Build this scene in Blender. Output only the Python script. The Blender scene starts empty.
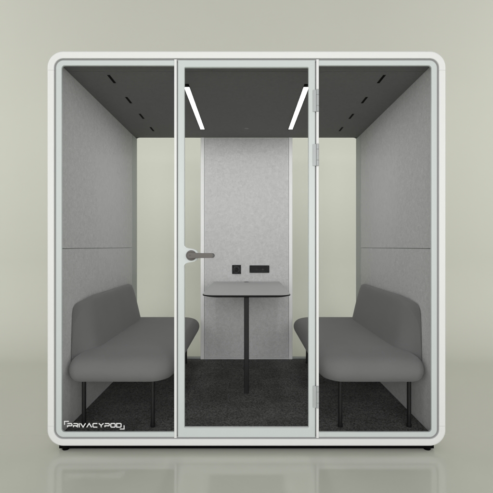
import bpy, bmesh, math, random
from mathutils import Vector
random.seed(4)
sc = bpy.context.scene
COL = sc.collection
H = 1.127            # camera height above the studio floor; heights below are measured from the lens
D = 2.22             # lens to pod front
PX = 0.0055          # metres per photo pixel on the pod's front plane

# ------------------------------------------------------------------ materials
def srgb(r, g, b):
    f = lambda c: (c/255/12.92) if c <= 10 else ((c/255+0.055)/1.055)**2.4
    return (f(r), f(g), f(b), 1)

def base_mat(name):
    m = bpy.data.materials.new(name); m.use_nodes = True
    nt = m.node_tree; b = nt.nodes['Principled BSDF']
    return m, nt, b

def plain(name, col, rough=0.5, metal=0.0, spec=0.5, grain=0.0, gscale=200.0, bump=0.0, var=0.0, vscale=3.0):
    """procedural: base colour with a fine grain, a broad variation and an optional bump"""
    m, nt, b = base_mat(name)
    b.inputs['Roughness'].default_value = rough
    b.inputs['Metallic'].default_value = metal
    b.inputs['Specular IOR Level'].default_value = spec
    tc = nt.nodes.new('ShaderNodeTexCoord')
    col = list(col[:3])
    n1 = nt.nodes.new('ShaderNodeTexNoise'); n1.inputs['Scale'].default_value = gscale
    n1.inputs['Detail'].default_value = 5; n1.inputs['Roughness'].default_value = 0.65
    n2 = nt.nodes.new('ShaderNodeTexNoise'); n2.inputs['Scale'].default_value = vscale
    n2.inputs['Detail'].default_value = 3
    nt.links.new(tc.outputs['Object'], n1.inputs['Vector'])
    nt.links.new(tc.outputs['Object'], n2.inputs['Vector'])
    def rng(src, a, lo, hi):
        r = nt.nodes.new('ShaderNodeMapRange')
        r.inputs['From Min'].default_value = lo; r.inputs['From Max'].default_value = hi
        r.inputs['To Min'].default_value = 1-a; r.inputs['To Max'].default_value = 1+a
        nt.links.new(src, r.inputs['Value']); return r.outputs[0]
    mul = nt.nodes.new('ShaderNodeMath'); mul.operation = 'MULTIPLY'
    nt.links.new(rng(n1.outputs['Fac'], grain, 0.3, 0.7), mul.inputs[0])
    nt.links.new(rng(n2.outputs['Fac'], var, 0.3, 0.7), mul.inputs[1])
    vm = nt.nodes.new('ShaderNodeVectorMath'); vm.operation = 'SCALE'
    vm.inputs[0].default_value = col
    nt.links.new(mul.outputs[0], vm.inputs['Scale'])
    nt.links.new(vm.outputs[0], b.inputs['Base Color'])
    if bump:
        bp = nt.nodes.new('ShaderNodeBump'); bp.inputs['Strength'].default_value = bump
        bp.inputs['Distance'].default_value = 0.002
        nt.links.new(n1.outputs['Fac'], bp.inputs['Height'])
        nt.links.new(bp.outputs[0], b.inputs['Normal'])
    return m

def felt(name, col, amount=0.11):
    """pressed polyester felt: flecks at two sizes, fibre bump"""
    m, nt, b = base_mat(name)
    b.inputs['Roughness'].default_value = 0.95; b.inputs['Specular IOR Level'].default_value = 0.15
    tc = nt.nodes.new('ShaderNodeTexCoord')
    outs = []
    for s, d, dist in ((34, 6, 1.0), (95, 5, 0.6), (280, 3, 0.0)):
        n = nt.nodes.new('ShaderNodeTexNoise'); n.inputs['Scale'].default_value = s
        n.inputs['Detail'].default_value = d; n.inputs['Roughness'].default_value = 0.7
        n.inputs['Distortion'].default_value = dist
        nt.links.new(tc.outputs['Object'], n.inputs['Vector']); outs.append(n.outputs['Fac'])
    a1 = nt.nodes.new('ShaderNodeMath'); a1.operation = 'ADD'
    nt.links.new(outs[0], a1.inputs[0]); nt.links.new(outs[1], a1.inputs[1])
    a2 = nt.nodes.new('ShaderNodeMath'); a2.operation = 'ADD'
    nt.links.new(a1.outputs[0], a2.inputs[0]); nt.links.new(outs[2], a2.inputs[1])
    r = nt.nodes.new('ShaderNodeMapRange')
    r.inputs['From Min'].default_value = 1.2; r.inputs['From Max'].default_value = 1.8
    r.inputs['To Min'].default_value = 1-amount; r.inputs['To Max'].default_value = 1+amount
    nt.links.new(a2.outputs[0], r.inputs['Value'])
    vm = nt.nodes.new('ShaderNodeVectorMath'); vm.operation = 'SCALE'; vm.inputs[0].default_value = col[:3]
    nt.links.new(r.outputs[0], vm.inputs['Scale']); nt.links.new(vm.outputs[0], b.inputs['Base Color'])
    bp = nt.nodes.new('ShaderNodeBump'); bp.inputs['Strength'].default_value = 0.35; bp.inputs['Distance'].default_value = 0.002
    nt.links.new(a2.outputs[0], bp.inputs['Height']); nt.links.new(bp.outputs[0], b.inputs['Normal'])
    return m

def carpet_mat():
    m, nt, b = base_mat('loop_carpet')
    b.inputs['Roughness'].default_value = 1.0; b.inputs['Specular IOR Level'].default_value = 0.1
    tc = nt.nodes.new('ShaderNodeTexCoord')
    v = nt.nodes.new('ShaderNodeTexVoronoi'); v.inputs['Scale'].default_value = 110
    n = nt.nodes.new('ShaderNodeTexNoise'); n.inputs['Scale'].default_value = 95; n.inputs['Detail'].default_value = 6
    n.inputs['Roughness'].default_value = 0.8
    mp = nt.nodes.new('ShaderNodeMapping'); mp.inputs['Scale'].default_value = (.8, 2.5, 1)   # faint tuft rows across
    n3 = nt.nodes.new('ShaderNodeTexNoise'); n3.inputs['Scale'].default_value = 3.2; n3.inputs['Detail'].default_value = 3
    for x in (v, n): nt.links.new(tc.outputs['Object'], x.inputs['Vector'])
    nt.links.new(tc.outputs['Object'], mp.inputs['Vector']); nt.links.new(mp.outputs[0], n3.inputs['Vector'])
    ramp = nt.nodes.new('ShaderNodeValToRGB')
    ramp.color_ramp.elements[0].position = 0.40; ramp.color_ramp.elements[0].color = (0.033, 0.033, 0.033, 1)
    ramp.color_ramp.elements[1].position = 0.66; ramp.color_ramp.elements[1].color = (0.20, 0.20, 0.195, 1)
    nt.links.new(n.outputs['Fac'], ramp.inputs['Fac'])
    r = nt.nodes.new('ShaderNodeMapRange'); r.inputs['From Min'].default_value = .3; r.inputs['From Max'].default_value = .7
    r.inputs['To Min'].default_value = .88; r.inputs['To Max'].default_value = 1.12
    nt.links.new(n3.outputs['Fac'], r.inputs['Value'])
    ck = nt.nodes.new('ShaderNodeTexChecker'); ck.inputs['Scale'].default_value = 4.0
    ck.inputs['Color1'].default_value = (.94, .94, .94, 1); ck.inputs['Color2'].default_value = (1.06, 1.06, 1.06, 1)
    m2 = nt.nodes.new('ShaderNodeMapping'); m2.inputs['Location'].default_value = (.13, .05, .31)
    nt.links.new(tc.outputs['Object'], m2.inputs['Vector']); nt.links.new(m2.outputs[0], ck.inputs['Vector'])
    mk = nt.nodes.new('ShaderNodeMath'); mk.operation = 'MULTIPLY'
    nt.links.new(r.outputs[0], mk.inputs[0]); nt.links.new(ck.outputs['Color'], mk.inputs[1])
    r = mk
    vm = nt.nodes.new('ShaderNodeVectorMath'); vm.operation = 'SCALE'
    nt.links.new(ramp.outputs['Color'], vm.inputs[0]); nt.links.new(r.outputs[0], vm.inputs['Scale'])
    nt.links.new(vm.outputs[0], b.inputs['Base Color'])
    bp = nt.nodes.new('ShaderNodeBump'); bp.inputs['Strength'].default_value = 0.8; bp.inputs['Distance'].default_value = 0.004
    nt.links.new(v.outputs['Distance'], bp.inputs['Height']); nt.links.new(bp.outputs[0], b.inputs['Normal'])
    return m

def upholstery(name, col):
    m, nt, b = base_mat(name)
    b.inputs['Roughness'].default_value = 0.9; b.inputs['Specular IOR Level'].default_value = 0.2
    b.inputs['Sheen Weight'].default_value = 0.12; b.inputs['Sheen Roughness'].default_value = 0.5
    tc = nt.nodes.new('ShaderNodeTexCoord')
    w = nt.nodes.new('ShaderNodeTexNoise'); w.inputs['Scale'].default_value = 420; w.inputs['Detail'].default_value = 3
    n = nt.nodes.new('ShaderNodeTexNoise'); n.inputs['Scale'].default_value = 7; n.inputs['Detail'].default_value = 3
    for x in (w, n): nt.links.new(tc.outputs['Object'], x.inputs['Vector'])
    ad = nt.nodes.new('ShaderNodeMath'); ad.operation = 'MULTIPLY_ADD'
    nt.links.new(w.outputs['Fac'], ad.inputs[0]); ad.inputs[1].default_value = 0.28; ad.inputs[2].default_value = 0.80
    a2 = nt.nodes.new('ShaderNodeMath'); a2.operation = 'MULTIPLY_ADD'
    nt.links.new(n.outputs['Fac'], a2.inputs[0]); a2.inputs[1].default_value = 0.12; nt.links.new(ad.outputs[0], a2.inputs[2])
    vm = nt.nodes.new('ShaderNodeVectorMath'); vm.operation = 'SCALE'; vm.inputs[0].default_value = col[:3]
    nt.links.new(a2.outputs[0], vm.inputs['Scale']); nt.links.new(vm.outputs[0], b.inputs['Base Color'])
    bp = nt.nodes.new('ShaderNodeBump'); bp.inputs['Strength'].default_value = 0.25; bp.inputs['Distance'].default_value = 0.001
    nt.links.new(w.outputs['Fac'], bp.inputs['Height']); nt.links.new(bp.outputs[0], b.inputs['Normal'])
    return m

def glass_mat():
    m = bpy.data.materials.new('clear_glass'); m.use_nodes = True
    nt = m.node_tree; nt.nodes.clear()
    o = nt.nodes.new('ShaderNodeOutputMaterial'); mx = nt.nodes.new('ShaderNodeMixShader')
    t = nt.nodes.new('ShaderNodeBsdfTransparent'); t.inputs['Color'].default_value = (0.994, 0.996, 0.994, 1)
    g = nt.nodes.new('ShaderNodeBsdfGlossy'); g.inputs['Roughness'].default_value = 0.0
    f = nt.nodes.new('ShaderNodeFresnel'); f.inputs['IOR'].default_value = 1.45
    k = nt.nodes.new('ShaderNodeMath'); k.operation = 'MULTIPLY'; k.inputs[1].default_value = 0.04      # anti-reflective coating
    nt.links.new(f.outputs[0], k.inputs[0]); nt.links.new(k.outputs[0], mx.inputs['Fac'])
    nt.links.new(t.outputs[0], mx.inputs[1]); nt.links.new(g.outputs[0], mx.inputs[2])
    nt.links.new(mx.outputs[0], o.inputs['Surface'])
    return m

def emit_mat(name, col, s):
    m, nt, b = base_mat(name)
    b.inputs['Base Color'].default_value = (.9, .9, .9, 1)
    b.inputs['Emission Color'].default_value = col; b.inputs['Emission Strength'].default_value = s
    return m

M = dict(
    white   = plain('white_powder_coat', (.80, .80, .797), .42, grain=.015, gscale=400, bump=.03),
    white2  = plain('white_profile', (.88, .88, .88), .35, grain=.01, gscale=300),
    pale    = plain('pale_green_frame', (.605, .652, .64), .38, grain=.012, gscale=300),
    rear    = plain('rear_glazing_frame', (.36, .385, .375), .5, grain=.01),
    gasket  = plain('grey_gasket', (.27, .275, .275), .6, grain=.03),
    black   = plain('black_plinth', (.002, .002, .002), .8, spec=.05, grain=.1),
    blackp  = plain('black_plastic', (.008, .008, .008), .65, spec=.15, grain=.05),
    steel_k = plain('black_steel', (.007, .007, .007), .5, spec=.25, grain=.08, gscale=300),
    ceil    = felt('ceiling_felt', (.185, .185, .185), .10),
    wall    = felt('side_wall_felt', (.535, .535, .535), .15),
    back    = felt('back_panel_felt', (.60, .60, .60), .16),
    carpet  = carpet_mat(),
    cloth   = upholstery('charcoal_upholstery', (.170, .170, .170)),
    table   = plain('grey_laminate', (.44, .44, .44), .5, grain=.03, gscale=500),
    handle  = plain('bronze_grey_metal', (.082, .074, .066), .42, metal=.4, grain=.03),
    dark_m  = plain('dark_metal', (.03, .03, .03), .35, metal=.3, grain=.03),
    hinge   = plain('hinge_aluminium', (.44, .46, .46), .45, metal=.1, grain=.02),
    glass   = glass_mat(),
    led     = emit_mat('led_diffuser', (1, 1, 1, 1), 38),
    ink     = plain('white_vinyl', (.85, .85, .85), .5, grain=.01),
    mark    = plain('grey_marking', (.07, .07, .07), .5, grain=.02),
)

# ------------------------------------------------------------------ mesh helpers
def P(x, y, z):            # z measured from the lens height -> world
    return Vector((x, y, z + H))

def add_box(bm, x0, x1, y0, y1, z0, z1, bev=0.0, seg=2):
    vs = [bm.verts.new(P(x, y, z)) for x in (x0, x1) for y in (y0, y1) for z in (z0, z1)]
    idx = [(0,1,3,2),(4,6,7,5),(0,4,5,1),(2,3,7,6),(0,2,6,4),(1,5,7,3)]
    fs = [bm.faces.new([vs[i] for i in f]) for f in idx]
    if bev:
        es = set(e for f in fs for e in f.edges)
        bmesh.ops.bevel(bm, geom=list(es), offset=bev, segments=seg, profile=.5, affect='EDGES')

def add_prism(bm, pts, y0, y1):        # polygon in x,z extruded along y
    a = [bm.verts.new(P(x, y0, z)) for x, z in pts]; b = [bm.verts.new(P(x, y1, z)) for x, z in pts]
    n = len(pts)
    bm.faces.new(a); bm.faces.new(b[::-1])
    for i in range(n): bm.faces.new((a[i], b[i], b[(i+1) % n], a[(i+1) % n]))

def add_loft(bm, rings, cu=True, cv=False, cap=True):
    """rings of equal length; cu closes each ring, cv closes the ring sequence"""
    V = [[bm.verts.new(p) for p in r] for r in rings]
    R, n = len(V), len(V[0])
    for i in range(R if cv else R-1):
        a, b = V[i], V[(i+1) % R]
        for j in range(n if cu else n-1):
            bm.faces.new((a[j], a[(j+1) % n], b[(j+1) % n], b[j]))
    if cap and not cv and cu: bm.faces.new(V[0][::-1]); bm.faces.new(V[-1])
    if cap and cv and not cu:
        bm.faces.new([V[i][0] for i in range(R)]); bm.faces.new([V[i][-1] for i in range(R)][::-1])
    return V

def add_cyl(bm, c, axis, r0, r1, length, n=24, bev=0.0):
    """turned profile along axis from point c (world)"""
    axis = Vector(axis).normalized(); u = axis.orthogonal().normalized(); w = axis.cross(u)
    prof = [(r0, 0), (r1, length)]
    if bev: prof = [(r0-bev, 0), (r0-bev*.3, bev*.3), (r0, bev), (r1, length-bev), (r1-bev*.3, length-bev*.3), (r1-bev, length)]
    rings = [[Vector(c)+axis*h+(u*math.cos(2*math.pi*k/n)+w*math.sin(2*math.pi*k/n))*r for k in range(n)] for r, h in prof]
    add_loft(bm, rings)

def rrect(x0, x1, z0, z1, r, n=12, radii=None):
    """rounded rectangle, counter-clockwise from bottom-left; radii=(bl,br,tr,tl)"""
    bl, br, tr, tl = radii or (r, r, r, r)
    out = []
    for cx, cz, rr, a0 in ((x0+bl, z0+bl, bl, 180), (x1-br, z0+br, br, 270), (x1-tr, z1-tr, tr, 0), (x0+tl, z1-tl, tl, 90)):
        for k in range(n+1):
            a = math.radians(a0 + 90*k/n); out.append((cx+rr*math.cos(a), cz+rr*math.sin(a)))
    return out

def new_obj(name, bm, mat, parent=None, smooth=35, mats=None):
    bmesh.ops.recalc_face_normals(bm, faces=bm.faces)
    off = Vector((0, 0, 0))
    q = parent
    while q is not None: off += q.location; q = q.parent
    for v in bm.verts: v.co -= off
    me = bpy.data.meshes.new(name); bm.to_mesh(me); bm.free()
    for mm in (mats or [mat]): me.materials.append(mm)
    for p in me.polygons: p.use_smooth = True
    me.set_sharp_from_angle(angle=math.radians(smooth))
    o = bpy.data.objects.new(name, me); COL.objects.link(o); o.parent = parent
    if smooth < 50:
        wn = o.modifiers.new('weighted_normal', 'WEIGHTED_NORMAL'); wn.keep_sharp = True; wn.weight = 80
    return o

def boxpart(name, mat, parent, *args, **kw):
    bm = bmesh.new(); add_box(bm, *args, **kw); return new_obj(name, bm, mat, parent)

def thing(name, label, cat, loc, rz=0, group=None):
    o = bpy.data.objects.new(name, None); COL.objects.link(o)
    o.empty_display_size = 0.2
    o.location = loc; o.rotation_euler = (0, 0, rz); o['label'] = label; o['category'] = cat
    if group: o['group'] = group
    return o

def copy_part(o, dx=0, dy=0, dz=0, parent=None):
    c = o.copy(); COL.objects.link(c); c.parent = parent or o.parent
    c.location = o.location + Vector((dx, dy, dz))
    for ch in o.children:
        k = ch.copy(); COL.objects.link(k); k.parent = c
    return c

# ------------------------------------------------------------------ the setting: seamless studio sweep
def backdrop():
    m, nt, b = base_mat('sage_studio_sweep')
    b.inputs['Base Color'].default_value = (.545, .555, .455, 1)
    tc = nt.nodes.new('ShaderNodeTexCoord'); n = nt.nodes.new('ShaderNodeTexNoise')
    n.inputs['Scale'].default_value = 1.3; n.inputs['Detail'].default_value = 4
    nt.links.new(tc.outputs['Object'], n.inputs['Vector'])
    r = nt.nodes.new('ShaderNodeMapRange'); r.inputs['To Min'].default_value = .985; r.inputs['To Max'].default_value = 1.015
    nt.links.new(n.outputs['Fac'], r.inputs['Value'])
    vm = nt.nodes.new('ShaderNodeVectorMath'); vm.operation = 'SCALE'; vm.inputs[0].default_value = SWEEP
    nt.links.new(vm.outputs[0], b.inputs['Base Color'])
    # the floor is satin and faintly mirrors the pod; the upright part is matt paper
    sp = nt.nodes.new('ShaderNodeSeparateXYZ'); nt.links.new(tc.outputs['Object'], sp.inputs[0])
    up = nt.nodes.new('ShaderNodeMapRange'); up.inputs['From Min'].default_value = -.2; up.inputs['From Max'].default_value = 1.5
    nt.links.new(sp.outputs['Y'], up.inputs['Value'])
    ro = nt.nodes.new('ShaderNodeMapRange'); ro.inputs['To Min'].default_value = 0.085; ro.inputs['To Max'].default_value = 0.9
    nt.links.new(up.outputs[0], ro.inputs['Value']); nt.links.new(ro.outputs[0], b.inputs['Roughness'])
    so = nt.nodes.new('ShaderNodeMapRange'); so.inputs['To Min'].default_value = FLOOR_SPEC; so.inputs['To Max'].default_value = 0.0
    nt.links.new(up.outputs[0], so.inputs['Value']); nt.links.new(so.outputs[0], b.inputs['Specular IOR Level'])
    dk = nt.nodes.new('ShaderNodeMapRange'); dk.inputs['To Min'].default_value = .95; dk.inputs['To Max'].default_value = 1.0  # shading of the floor against the upright part, put into the base colour
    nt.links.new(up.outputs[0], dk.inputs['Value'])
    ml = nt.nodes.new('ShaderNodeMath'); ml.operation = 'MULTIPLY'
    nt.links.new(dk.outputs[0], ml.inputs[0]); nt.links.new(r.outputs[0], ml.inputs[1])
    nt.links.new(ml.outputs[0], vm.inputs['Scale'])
    prof = [(-9, 0), (-5, 0), (-2.5, 0), (-1, 0), (0, 0), (1, 0)]
    y0, R = 1.68, .95
    prof += [(y0 + R*math.sin(a), R - R*math.cos(a)) for a in [math.radians(90*k/32) for k in range(33)]]
    prof += [(y0+R, 2.5), (y0+R, 4), (y0+R, 6.5)]
    bm = bmesh.new()
    rings = [[Vector((x, y, z)) for x in (-9, -5, -2.5, 0, 2.5, 5, 9)] for y, z in prof]
    add_loft(bm, rings, cu=False, cap=False)
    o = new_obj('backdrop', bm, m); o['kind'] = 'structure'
    o['label'] = 'seamless sage green studio sweep with softly glossy floor'
    return o
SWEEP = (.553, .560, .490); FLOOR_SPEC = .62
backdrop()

# ------------------------------------------------------------------ the pod
pod = thing('office_pod', 'white framed soundproof meeting pod with glass front, grey felt walls and dark carpet', 'office pod', (0, .8, 0))

XO, ZT, ZB = 1.098, 1.077, -1.100      # outer shell
XI, ZIT, ZIB = 1.060, 1.036, -1.060    # shell opening
DEP = 1.62

def shell():
    n = 14
    def ringset(ins):
        return rrect(-XO+ins, XO-ins, ZB+ins, ZT-ins, .088-ins, n)
    inner = rrect(-XI, XI, ZIB, ZIT, .050, n)
    inner2 = rrect(-XI-.002, XI+.002, ZIB-.002, ZIT+.002, .052, n)
    seq = [(ringset(0.006), DEP), (ringset(.002), DEP-.002), (ringset(0), DEP-.006), (ringset(0), .012), (ringset(.0012), .006), (ringset(.0045), .0018), (ringset(.010), 0),
           (inner2, 0), (inner, .002), (inner, DEP)]
    zs1, zs0 = .970, -.988              # the two joints in each upright
    g = .0004
    bm = bmesh.new()
    N = len(seq[0][0])
    # points run bl corner (0..n), br (n+1..2n+1), tr, tl
    def piece(idx, start=None, end=None):
        rings = []
        for o, y in seq:
            pts = [o[i] for i in idx]
            if start is not None: pts = [(o[idx[0]][0], start)] + pts
            if end is not None: pts = pts + [(o[idx[-1]][0], end)]
            rings.append([P(x, y, z) for x, z in pts])
        add_loft(bm, rings, cu=False, cv=True)
    k = n+1
    bottom = list(range(0, 2*k)); top = list(range(2*k, 4*k))
    piece(bottom, zs0-g, zs0-g)
    piece(top, zs1+g, zs1+g)
    for s in (-1, 1):
        rings = []
        for o, y in seq:
            x = max(p[0] for p in o)*s
            rings.append([P(x, y, zs0+g), P(x, y, zs1-g)])
        add_loft(bm, rings, cu=False, cv=True)
    return new_obj('shell', bm, M['white'], pod, 40)
shell()

# ring of gasket seen as the grey shadow gap between shell and glazing, it also backs the joints
bm = bmesh.new()
a = rrect(-XI+.001, XI-.001, ZIB+.001, ZIT-.001, .049, 14); b_ = rrect(-1.046, 1.046, -1.046, 1.022, .036, 14)
add_loft(bm, [[P(x, y, z) for x, z in o] for o, y in ((a, .010), (b_, .010), (b_, .036), (a, .036))], cv=True)
new_obj('gasket', bm, M['gasket'], pod)

# liner tube inside the shell (closes floor, sides and roof)
bm = bmesh.new()
a = rrect(-XI+.0015, XI-.0015, ZIB+.0015, ZIT-.0015, .049, 10); b_ = rrect(-1.0565, 1.0565, -1.0565, 1.0325, .046, 10)
add_loft(bm, [[P(x, y, z) for x, z in o] for o, y in ((a, .040), (b_, .040), (b_, DEP-.01), (a, DEP-.01))], cv=True)
new_obj('liner', bm, M['steel_k'], pod)

# plinth and feet
boxpart('plinth', M['black'], pod, -1.040, 1.040, .020, DEP-.05, -1.1205, -1.1003)
f0 = None
for sx in (-1, 1):
    for y in (.035, DEP-.12):
        if f0 is None:
            bm = bmesh.new(); add_cyl(bm, P(-1.005, .027, -1.127), (0, 0, 1), .019, .017, .0250, 20, .002)
            f0 = new_obj('foot', bm, M['black'], pod); fx, fy = -1.005, .045
        else:
            copy_part(f0, dx=sx*1.005-fx, dy=(y+.01)-fy)

# carpet, ceiling
W, ZF, ZC = 1.035, -1.050, 1.015
bm = bmesh.new(); add_box(bm, -W-.015, W+.015, .038, 1.534, ZF-.006, ZF, .002)
new_obj('carpet', bm, M['carpet'], pod)
bm = bmesh.new()
add_box(bm, -W-.018, W+.018, .037, .122, ZC, ZC+.016, .0015)
add_box(bm, -W-.018, W+.018, .125, 1.533, ZC, ZC+.016, .0015)
ceiling = new_obj('ceiling', bm, M['ceil'], pod)
# light channels in the ceiling
for s in (-1, 1):
    x0, x1 = sorted((s*.396, s*.364))
    bm = bmesh.new()
    for a, b, c, d in ((x0-.0025, x0, .300, 1.285), (x1, x1+.0025, .300, 1.285), (x0, x1, .300, .345), (x0, x1, 1.270, 1.285)):
        add_box(bm, a, b, c, d, ZC-.0030, ZC+.002)
    ch = new_obj('light_channel', bm, M['black'], ceiling)
    bm = bmesh.new(); add_box(bm, x0+.0002, x1-.0002, .3452, 1.2698, ZC-.0016, ZC+.001)
    new_obj('light_strip', bm, M['led'], ceiling)
# slot vents
v0 = None
for s in (-1, 1):
    for y in (.168, .520, .868, 1.212):
        if v0 is None:
            bm = bmesh.new(); add_prism(bm, [(-.825, ZC-.0012), (-.809, ZC-.0012), (-.809, ZC+.003), (-.825, ZC+.003)], y, y+.118)
            v0 = new_obj('air_vent', bm, M['black'], ceiling)
        else:
            copy_part(v0, dx=(s*.817+.817), dy=y-.168)
bm = bmesh.new(); add_cyl(bm, P(.002, 1.24, ZC-.004), (0, 0, 1), .020, .022, .006, 24, .001)
new_obj('sensor', bm, plain('sensor_grey', (.17, .17, .17), .4), ceiling)

# side walls: two felt panels each with a joint, and the glazing frame at the rear end
for s in (-1, 1):
    bm = bmesh.new()
    xa, xb = sorted((s*W, s*(W+.018)))
    add_box(bm, xa, xb, .040, 1.434, -.0105, ZC-.001, .0014)
    add_box(bm, xa, xb, .040, 1.434, ZF-.004, -.0130, .0014)
    new_obj('side_wall', bm, M['wall'], pod)
    xa, xb = sorted((s*(W-.003), s*(W+.019)))
    boxpart('rear_jamb', M['rear'], pod, xa, xb, 1.4365, 1.585, ZF+.001, ZC-.001, bev=.0015)

# back panel with its white frame
bm = bmesh.new(); add_box(bm, -.3925, .3925, 1.540, 1.580, -1.040, ZC-.002, .002)
back = new_obj('back_panel', bm, M['back'], pod)
bm = bmesh.new()
for s in (-1, 1):
    xa, xb = sorted((s*.394, s*.427))
    add_box(bm, xa, xb, 1.532, 1.592, ZF+.001, ZC-.0015, .002)
add_box(bm, -.393, .393, 1.534, 1.592, ZF+.0015, -1.0415, .001)
new_obj('panel_frame', bm, M['white2'], pod)
# rear windows: pale frame below and above, one pane each
for s in (-1, 1):
    xa, xb = sorted((s*.4285, s*1.031))
    bm = bmesh.new()
    add_box(bm, xa, xb, 1.545, 1.590, ZF+.001, -1.036, .001)
    rw = new_obj('rear_window', bm, M['rear'], pod)
    boxpart('glass_pane', M['glass'], rw, xa+.001, xb-.001, 1.562, 1.570, -1.0355, ZC-.001)

# dimmer and power sockets on the back panel
bm = bmesh.new(); add_box(bm, -.1345, -.0505, 1.530, 1.5395, -.2555, -.1715, .003)
dim = new_obj('dimmer_switch', bm, M['blackp'], pod)
bm = bmesh.new(); cx, cz = -.0925, -.2135
rings = []
for r, y in ((.029, 1.5298), (.029, 1.5275), (.0265, 1.5262), (.0265, 1.5295)):
    rings.append([P(cx+r*math.cos(2*math.pi*k/40), y, cz+r*math.sin(2*math.pi*k/40)) for k in range(40)])
add_loft(bm, rings, cap=False); new_obj('dial_ring', bm, M['mark'], dim)
bm = bmesh.new(); add_cyl(bm, P(cx, 1.5298, cz), (0, -1, 0), .022, .021, .010, 40, .0015); new_obj('knob', bm, M['blackp'], dim)
bm = bmesh.new(); add_box(bm, .028, .2125, 1.530, 1.5395, -.2450, -.1755, .003)
so = new_obj('power_socket', bm, M['blackp'], pod)
h0 = None
for x in (.095, .151):
    if h0 is None:
        bm = bmesh.new()
        rings = [[P(x+r*math.cos(2*math.pi*k/32), y, -.2135+r*math.sin(2*math.pi*k/32)) for k in range(32)] for r, y in ((.0075, 1.5298), (.0075, 1.5285), (.0045, 1.5285), (.0045, 1.5298))]
        add_loft(bm, rings, cap=False); h0 = new_obj('outlet', bm, M['mark'], so)
    else: copy_part(h0, dx=x-.095)

# fixed front panels: C-shaped pale frame, glass, white mullion
def fixed_panel(s):
    n = 10
    o = rrect(-1.0515, 1.0515, -1.0515, 1.0275, .042, n); i = rrect(-1.021, 1.021, -1.0245, .9995, .016, n)
    k = n+1
    def half(pts):     # the two corners of side s, open at the mullion
        q = pts[k:3*k] if s > 0 else pts[3*k:4*k] + pts[0:k]
        return [(s*.3995, q[0][1])] + q + [(s*.3995, q[-1][1])]
    bm = bmesh.new()
    ho, hi = half(o), half(i)
    def mid(t): return [(a[0]+(b[0]-a[0])*t, a[1]+(b[1]-a[1])*t) for a, b in zip(ho, hi)]
    seq = [(ho, .020), (ho, .0085), (mid(.06), .007), (mid(.92), .007), (hi, .0085), (hi, .020)]
    add_loft(bm, [[P(x, y, z) for x, z in r] for r, y in seq], cu=False, cv=True)
    fp = new_obj('fixed_panel', bm, M['pale'], pod, 30)
    bm = bmesh.new()
    g = rrect(-1.028, 1.028, -1.031, 1.006, .02, 6); kk = 7
    q = g[kk:3*kk] if s > 0 else g[3*kk:4*kk] + g[0:kk]
    add_prism(bm, [(s*.392, q[0][1])] + q + [(s*.392, q[-1][1])], .0115, .0175)
    new_obj('glass_pane', bm, M['glass'], fp)
    xa, xb = sorted((s*.3845, s*.3985))
    boxpart('mullion', M['white'], pod, xa, xb, .003, .042, -1.0555, 1.0315, bev=.0015)
    xa, xb = sorted((s*.3785, s*.3842))
    boxpart('door_seal', M['gasket'], pod, xa, xb, .016, .040, -1.0455, 1.0215)
    return fp
left_panel = fixed_panel(-1); right_panel = fixed_panel(1)

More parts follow.
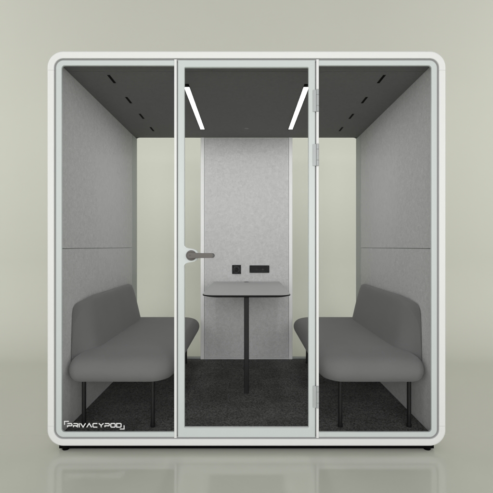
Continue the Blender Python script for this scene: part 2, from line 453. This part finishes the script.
# printed name with corner brackets on the left pane
def lettering():
    bm = bmesh.new(); cnt = [0]
    def stroke(pts, w, closed=False):
        cnt[0] += 1
        y0 = .0112 - .00003*(cnt[0] % 3)
        pts = [Vector(p) for p in pts]; n = len(pts); L, R = [], []
        for i, p in enumerate(pts):
            if closed: d0 = (p-pts[i-1]).normalized(); d1 = (pts[(i+1) % n]-p).normalized()
            else:
                d0 = (p-pts[i-1]).normalized() if i else (pts[1]-p).normalized()
                d1 = (pts[i+1]-p).normalized() if i < n-1 else d0
            nn = Vector((-(d0.y+d1.y), d0.x+d1.x)).normalized()
            c = max(.5, nn.dot(Vector((-d1.y, d1.x))))
            L.append(p+nn*w/2/c); R.append(p-nn*w/2/c)
        lo = [bm.verts.new(P(v.x, y0, v.y)) for v in L]; ro = [bm.verts.new(P(v.x, y0, v.y)) for v in R]
        for i in range(n if closed else n-1):
            j = (i+1) % n; bm.faces.new((lo[i], lo[j], ro[j], ro[i]))
    G = {
     'P': (1, [[(0, .98), (.84, .98), (1, .84), (1, .52), (.86, .38), (0, .38), (0, 0)]]),
     'R': (1, [[(0, .98), (.84, .98), (1, .84), (1, .54), (.86, .40), (0, .40), (0, 0)], [(.52, .40), (1.02, 0)]]),
     'I': (.0, [[(0, 1.07), (0, -.07)]]),
     'V': (1.05, [[(-.04, 1.05), (.525, 0), (1.09, 1.05)]]),
     'A': (1.05, [[(-.04, -.05), (.525, 1), (1.09, -.05)]]),
     'C': (1, [[(1, 1), (.14, 1), (0, .86), (0, .14), (.14, 0), (1, 0)]]),
     'Y': (1.05, [[(-.02, 1.05), (.525, .48), (1.07, 1.05)], [(.525, .50), (.525, -.07)]]),
     'O': (1, ['c', [(0, .14), (0, .86), (.14, 1), (.86, 1), (1, .86), (1, .14), (.86, 0), (.14, 0)]]),
     'D': (1, ['c', [(0, 0), (0, 1), (.86, 1), (1, .86), (1, .14), (.86, 0)]]),
    }
    hgt, wid, gap = .0202, .0248, .0083
    txt = 'PRIVACYPOD'
    total = sum(G[c][0]*wid for c in txt) + gap*(len(txt)-1)
    x0, x1 = (68.1-246.55)*PX*1.008, (121.5-246.55)*PX*1.008
    k = (x1-x0)/total; x = x0; zb = -(426.5-246.4)*PX*1.008
    for c in txt:
        w, st = G[c]
        closed = st[0] == 'c'
        for s in (st[1:] if closed else st):
            stroke([(x+px*wid*k, zb+pz*hgt) for px, pz in s], .0055, closed)
        x += w*wid*k + gap*k
    q = lambda px, py: ((px-246.55)*PX*1.008, -(py-246.4)*PX*1.008)
    stroke([q(65.1, 424.2), q(65.1, 420.7), q(69.4, 420.7)], .0050)
    stroke([q(120.2, 428.4), q(124.5, 428.4), q(124.5, 424.7)], .0050)
    return new_obj('lettering', bm, M['ink'], left_panel)
lettering()

# door: pale frame, pane, lock plate with lever, three hinges
n = 6
o = rrect(-.378, .378, -1.0515, 1.0275, .003, n); i = rrect(-.342, .342, -1.0000, .9895, .004, n)
def midr(t): return [(a[0]+(b[0]-a[0])*t, a[1]+(b[1]-a[1])*t) for a, b in zip(o, i)]
bm = bmesh.new()
add_loft(bm, [[P(x, y, z) for x, z in r] for r, y in ((o, .022), (o, .0065), (midr(.05), .005), (midr(.90), .005), (i, .0075), (i, .022))], cv=True)
door = new_obj('door', bm, M['pale'], pod, 30)
boxpart('glass_pane', M['glass'], door, -.345, .345, .0125, .0185, -1.003, .9925)
boxpart('door_sill', M['hinge'], door, -.340, .340, .0065, .012, -1.0045, -.9935, bev=.0015)
zc = -.049
half = [(-.366, .064), (-.345, .062), (-.3415, .053), (-.336, .046), (-.328, .0415), (-.315, .0385), (-.298, .036), (-.284, .0315), (-.273, .024), (-.267, .012)]
bm = bmesh.new(); pts = [(x, zc+z) for x, z in half] + [(x, zc-z) for x, z in half[::-1]]
add_prism(bm, pts, .0035, .021)
new_obj('lock_plate', bm, M['pale'], door, 30)
bm = bmesh.new()
add_cyl(bm, P(-.304, .0035, zc), (0, -1, 0), .0285, .0280, .012, 48, .002)
add_cyl(bm, P(-.304, -.008, zc), (0, -1, 0), .0150, .0140, .020, 32, .001)
# flat lever with a rounded end
pr = [(-.304, .0185), (-.290, .0165), (-.276, .0145), (-.262, .0135)]
end = [(-.185+.0128*math.sin(math.radians(a)), .0128*math.cos(math.radians(a))) for a in range(0, 181, 15)]
left = [(-.304+.0185*math.cos(math.radians(a)), .0185*math.sin(math.radians(a))) for a in range(255, 104, -15)]
poly = pr[1:] + end + [(x, -z) for x, z in pr[:0:-1]] + left
cxm = sum(p[0] for p in poly)/len(poly)
def inset(f): return [P(x+(0 if f == 0 else (-.0016*f if x > -.2 else (.0016*f if x < -.3 else 0))), 0, zc+z*(1-.10*f)) for x, z in poly]
rings = []
for f, y in ((1, -.0255), (0, -.0275), (0, -.0360), (.35, -.0375), (1, -.0382)):
    rings.append([Vector((v.x, y, v.z)) for v in inset(f)])
add_loft(bm, rings)
nf = len(bm.faces)
add_cyl(bm, P(-.306, -.0380, zc+.001), (0, -1, 0), .0035, .0035, .0012, 20)
tip = [(-.1835+r*math.sin(math.radians(a)), zc+r*math.cos(math.radians(a))) for r, seq_ in ((.0112, range(0, 181, 15)), (.0045, range(180, -1, -15))) for a in seq_]
add_prism(bm, tip, -.0392, -.0376)
bm.faces.ensure_lookup_table()
for f in bm.faces[nf:]: f.material_index = 1
new_obj('handle', bm, None, door, 40, mats=[M['handle'], M['dark_m']])
h0 = None
for pz in (100.5, 154.8, 396.8):
    z = -(pz-246.4)*PX
    if h0 is None:
        zz = z
        bm = bmesh.new()
        add_box(bm, .3655, .3795, -.0005, .010, z-.060, z+.060, .0012)
        for a, b in ((-.060, -.0305), (-.0295, .0295), (.0305, .060)):
            add_cyl(bm, P(.3905, -.004, z+a), (0, 0, 1), .0075, .0075, b-a, 20, .0008)
        add_box(bm, .376, .392, -.0006, .0022, z-.0595, z+.0595)
        h0 = new_obj('hinge', bm, M['hinge'], door, 35)
    else: copy_part(h0, dz=z-zz)

# ------------------------------------------------------------------ benches
BX, BY = -.720, .770
def make_bench():
    t = thing('bench', 'dark grey upholstered bench against left felt wall, behind the white printed name on the glass', 'bench', (BX, BY, ZF+H), 0, 'two facing benches inside the pod')
    bm = bmesh.new()
    hx, hy, R = .302, .712, .125
    seq = [(-.783, .20), (-.7835, .12), (-.783, .066), (-.780, .050), (-.772, .033), (-.758, .018), (-.742, .008), (-.724, .002), (-.708, 0), (-.692, .002),
           (-.676, .008), (-.661, .019), (-.648, .035), (-.639, .055), (-.633, .080), (-.629, .115), (-.626, .165), (-.625, .22)]
    rings = []
    for z, ins in seq:
        r = max(R-ins*.55, .03); rw = max(.055-ins*.3, .02)
        rings.append([P(BX+a, BY+b, z) for a, b in rrect(-hx+ins*.55, hx-ins, -hy+ins, hy-ins, r, 14, radii=(rw, r, r, rw))])
    add_loft(bm, rings)
    seat = new_obj('seat', bm, M['cloth'], t, 60)
    # backrest: wedge section leaning on the wall, both ends rounded off
    zb, zt = -.690, -.318
    sec = [(-1.0300, zb), (-1.0305, -.60), (-1.0300, -.50), (-1.0285, -.40), (-1.0260, -.352), (-1.0180, -.328), (-1.0030, zt), (-.9870, -.324), (-.9755, -.342),
           (-.9660, -.385), (-.9480, -.470), (-.9290, -.560), (-.9110, -.640), (-.9060, -.670), (-.9050, zb)]
    # resample with Catmull-Rom
    ss = []
    for j in range(len(sec)-1):
        p0, p1, p2, p3 = [Vector(sec[max(0, min(len(sec)-1, j+d))]) for d in (-1, 0, 1, 2)]
        for q in range(4):
            u = q/4
            ss.append(.5*((2*p1)+(p2-p0)*u+(2*p0-5*p1+4*p2-p3)*u*u+(3*p1-p0-3*p2+p3)*u**3))
    ss.append(Vector(sec[-1]))
    rings = []; N = 64; hl = .648
    for a in range(N+1):
        s = -math.cos(math.pi*a/N)
        s = math.copysign(1-(1-abs(s))**1.35, s)*.9997
        e = hl*(1-abs(s))
        def rnd(cr, cv, q): return 0 if e >= cr else cv*(1-math.sqrt(max(0, 1-(1-e/cr)**q)))
        d0, d1 = rnd(.055, .055, 2.0), rnd(.27, .20, 1.9)
        ring = []
        for p in ss:
            h = max(0, (p.y-zb)/(zt-zb)); f = min(1, max(0, (p.x+1.026)/.045))
            q = 5-2.2*h**3; u = e/(.125+.03*h**5); k = .015+.985*u/(1+u**q)**(1/q)
            k2 = 1-(d0+(d1-d0)*f)/(zt-zb)
            ring.append(P(-1.0308+(p.x+1.0308)*k, BY+.035+s*hl*(1-.03*h*h), zb+(p.y-zb)*k2))
        rings.append(ring)
    bm = bmesh.new(); add_loft(bm, rings)
    new_obj('backrest', bm, M['cloth'], t, 60)
    l0 = None
    for x in (-.947, -.546):
        for y in (.132, 1.408):
            if l0 is None:
                bm = bmesh.new()
                add_cyl(bm, P(x, y, ZF+.0005), (0, 0, 1), .0145, .0145, .018, 20, .002)
                add_cyl(bm, P(x, y, ZF+.017), (0, 0, 1), .0122, .0122, .252, 20)
                l0 = new_obj('leg', bm, M['steel_k'], t); lx, ly = x, y
            else: copy_part(l0, dx=x-lx, dy=y-ly)
    return t
bench = make_bench()
b2 = bench.copy(); COL.objects.link(b2)
b2.location = (-BX, BY, ZF+H); b2.rotation_euler = (0, 0, 0)
b2['label'] = 'dark grey upholstered bench against right felt wall, on the hinge side of the door'
for ch in list(bench.children):
    c = ch.copy(); COL.objects.link(c); c.parent = b2          # handed copy: mirrored left to right
    c.data = ch.data.copy(); c.location.x = -ch.location.x
    for v in c.data.vertices: v.co.x = -v.co.x
    c.data.flip_normals()

# ------------------------------------------------------------------ table
tab = thing('table', 'slim grey table with rounded front corners on one black post, by the back panel', 'table', (0, 1.0, ZF+H))
bm = bmesh.new()
o = rrect(-.303, .303, .492, 1.529, 0, 12, radii=(.085, .085, .012, .012))
def ins(pts, d):
    c = (0, 1.0)
    return [(x - math.copysign(min(abs(x), d), x), y + (d if y < 1 else -d)) for x, y in pts]
ztp = -.327
seq = [(ins(o, .030), ztp-.0185), (ins(o, .028), ztp-.0185), (ins(o, .004), ztp-.0105), (o, ztp-.009), (o, ztp-.0025), (ins(o, .0008), ztp-.0010), (ins(o, .003), ztp), (ins(o, .02), ztp)]
V = add_loft(bm, [[P(x, y, z) for x, y in r] for r, z in seq])
for f in bm.faces:
    c = f.calc_center_median()
    f.material_index = 1 if c.z < ztp-.0012+H else 0
new_obj('tabletop', bm, M['table'], tab, 30, mats=[M['table'], M['blackp']])
bm = bmesh.new(); add_cyl(bm, P(0, 1.500, ztp-.001), (0, 0, 1), .024, .024, .0022, 28, .0004); new_obj('cable_grommet', bm, M['blackp'], tab)
bm = bmesh.new()
r_ = rrect(-.0175, .0175, .660, .695, .005, 4)
add_loft(bm, [[P(x, y, z) for x, y in r_] for z in (ZF+.0005, ztp-.019)])
add_box(bm, -.06, .06, .62, .735, ztp-.0245, ztp-.0188, .001)
new_obj('leg', bm, M['steel_k'], tab)

# ------------------------------------------------------------------ light
w = bpy.data.worlds.new('World'); sc.world = w; w.use_nodes = True
bg = w.node_tree.nodes['Background']; bg.inputs[0].default_value = (1.0, 1.0, .985, 1); bg.inputs[1].default_value = 1.0
wn = w.node_tree; tc = wn.nodes.new('ShaderNodeTexCoord'); sp = wn.nodes.new('ShaderNodeSeparateXYZ')
mr = wn.nodes.new('ShaderNodeMapRange'); mr.inputs['From Min'].default_value = .05; mr.inputs['From Max'].default_value = .9
mr.inputs['To Min'].default_value = .76; mr.inputs['To Max'].default_value = .30      # dim studio ceiling, lighter surroundings
wn.links.new(tc.outputs['Generated'], sp.inputs[0]); wn.links.new(sp.outputs['Z'], mr.inputs['Value']); wn.links.new(mr.outputs[0], bg.inputs[1])
def area(name, loc, target, sx, sy, power, col=(1, 1, 1)):
    l = bpy.data.lights.new(name, 'AREA'); l.shape = 'RECTANGLE'; l.size = sx; l.size_y = sy; l.energy = power; l.color = col
    o = bpy.data.objects.new(name, l); COL.objects.link(o); o.location = loc
    o.rotation_euler = (Vector(target)-Vector(loc)).to_track_quat('-Z', 'Y').to_euler()
    return o
area('key_softbox', (0, -5.2, 1.7), (0, .5, 1.1), 5.5, 2.2, 165)
for sx in (-1, 1):
    area('backdrop_lamp', (sx*5.3, .6, 2.8), (sx*-1.5, 2.65, 2.6), 1.0, 4.2, 66)
area('backdrop_lamp', (0, 1.5, 2.55), (0, 2.60, .7), 3.2, .4, 13)

# ------------------------------------------------------------------ camera
cam = bpy.data.cameras.new('Camera'); co = bpy.data.objects.new('Camera', cam); COL.objects.link(co)
co.location = (0, -D, H); co.rotation_euler = (math.radians(90), 0, 0)
cam.sensor_width = 36; cam.lens = 36*(D/PX)/493; cam.clip_end = 100; cam.clip_start = .02
cam.shift_y = 0.0
sc.camera = co
sc.render.engine = 'CYCLES'
sc.cycles.use_denoising = True
sc.cycles.sample_clamp_direct = 9.0
sc.cycles.caustics_reflective = False; sc.cycles.caustics_refractive = False; sc.cycles.blur_glossy = 0.5
sc.cycles.max_bounces = 8; sc.cycles.transparent_max_bounces = 16; sc.cycles.diffuse_bounces = 5
sc.view_settings.view_transform = 'Standard'; sc.view_settings.look = 'None'; sc.view_settings.exposure = 0; sc.view_settings.gamma = 1
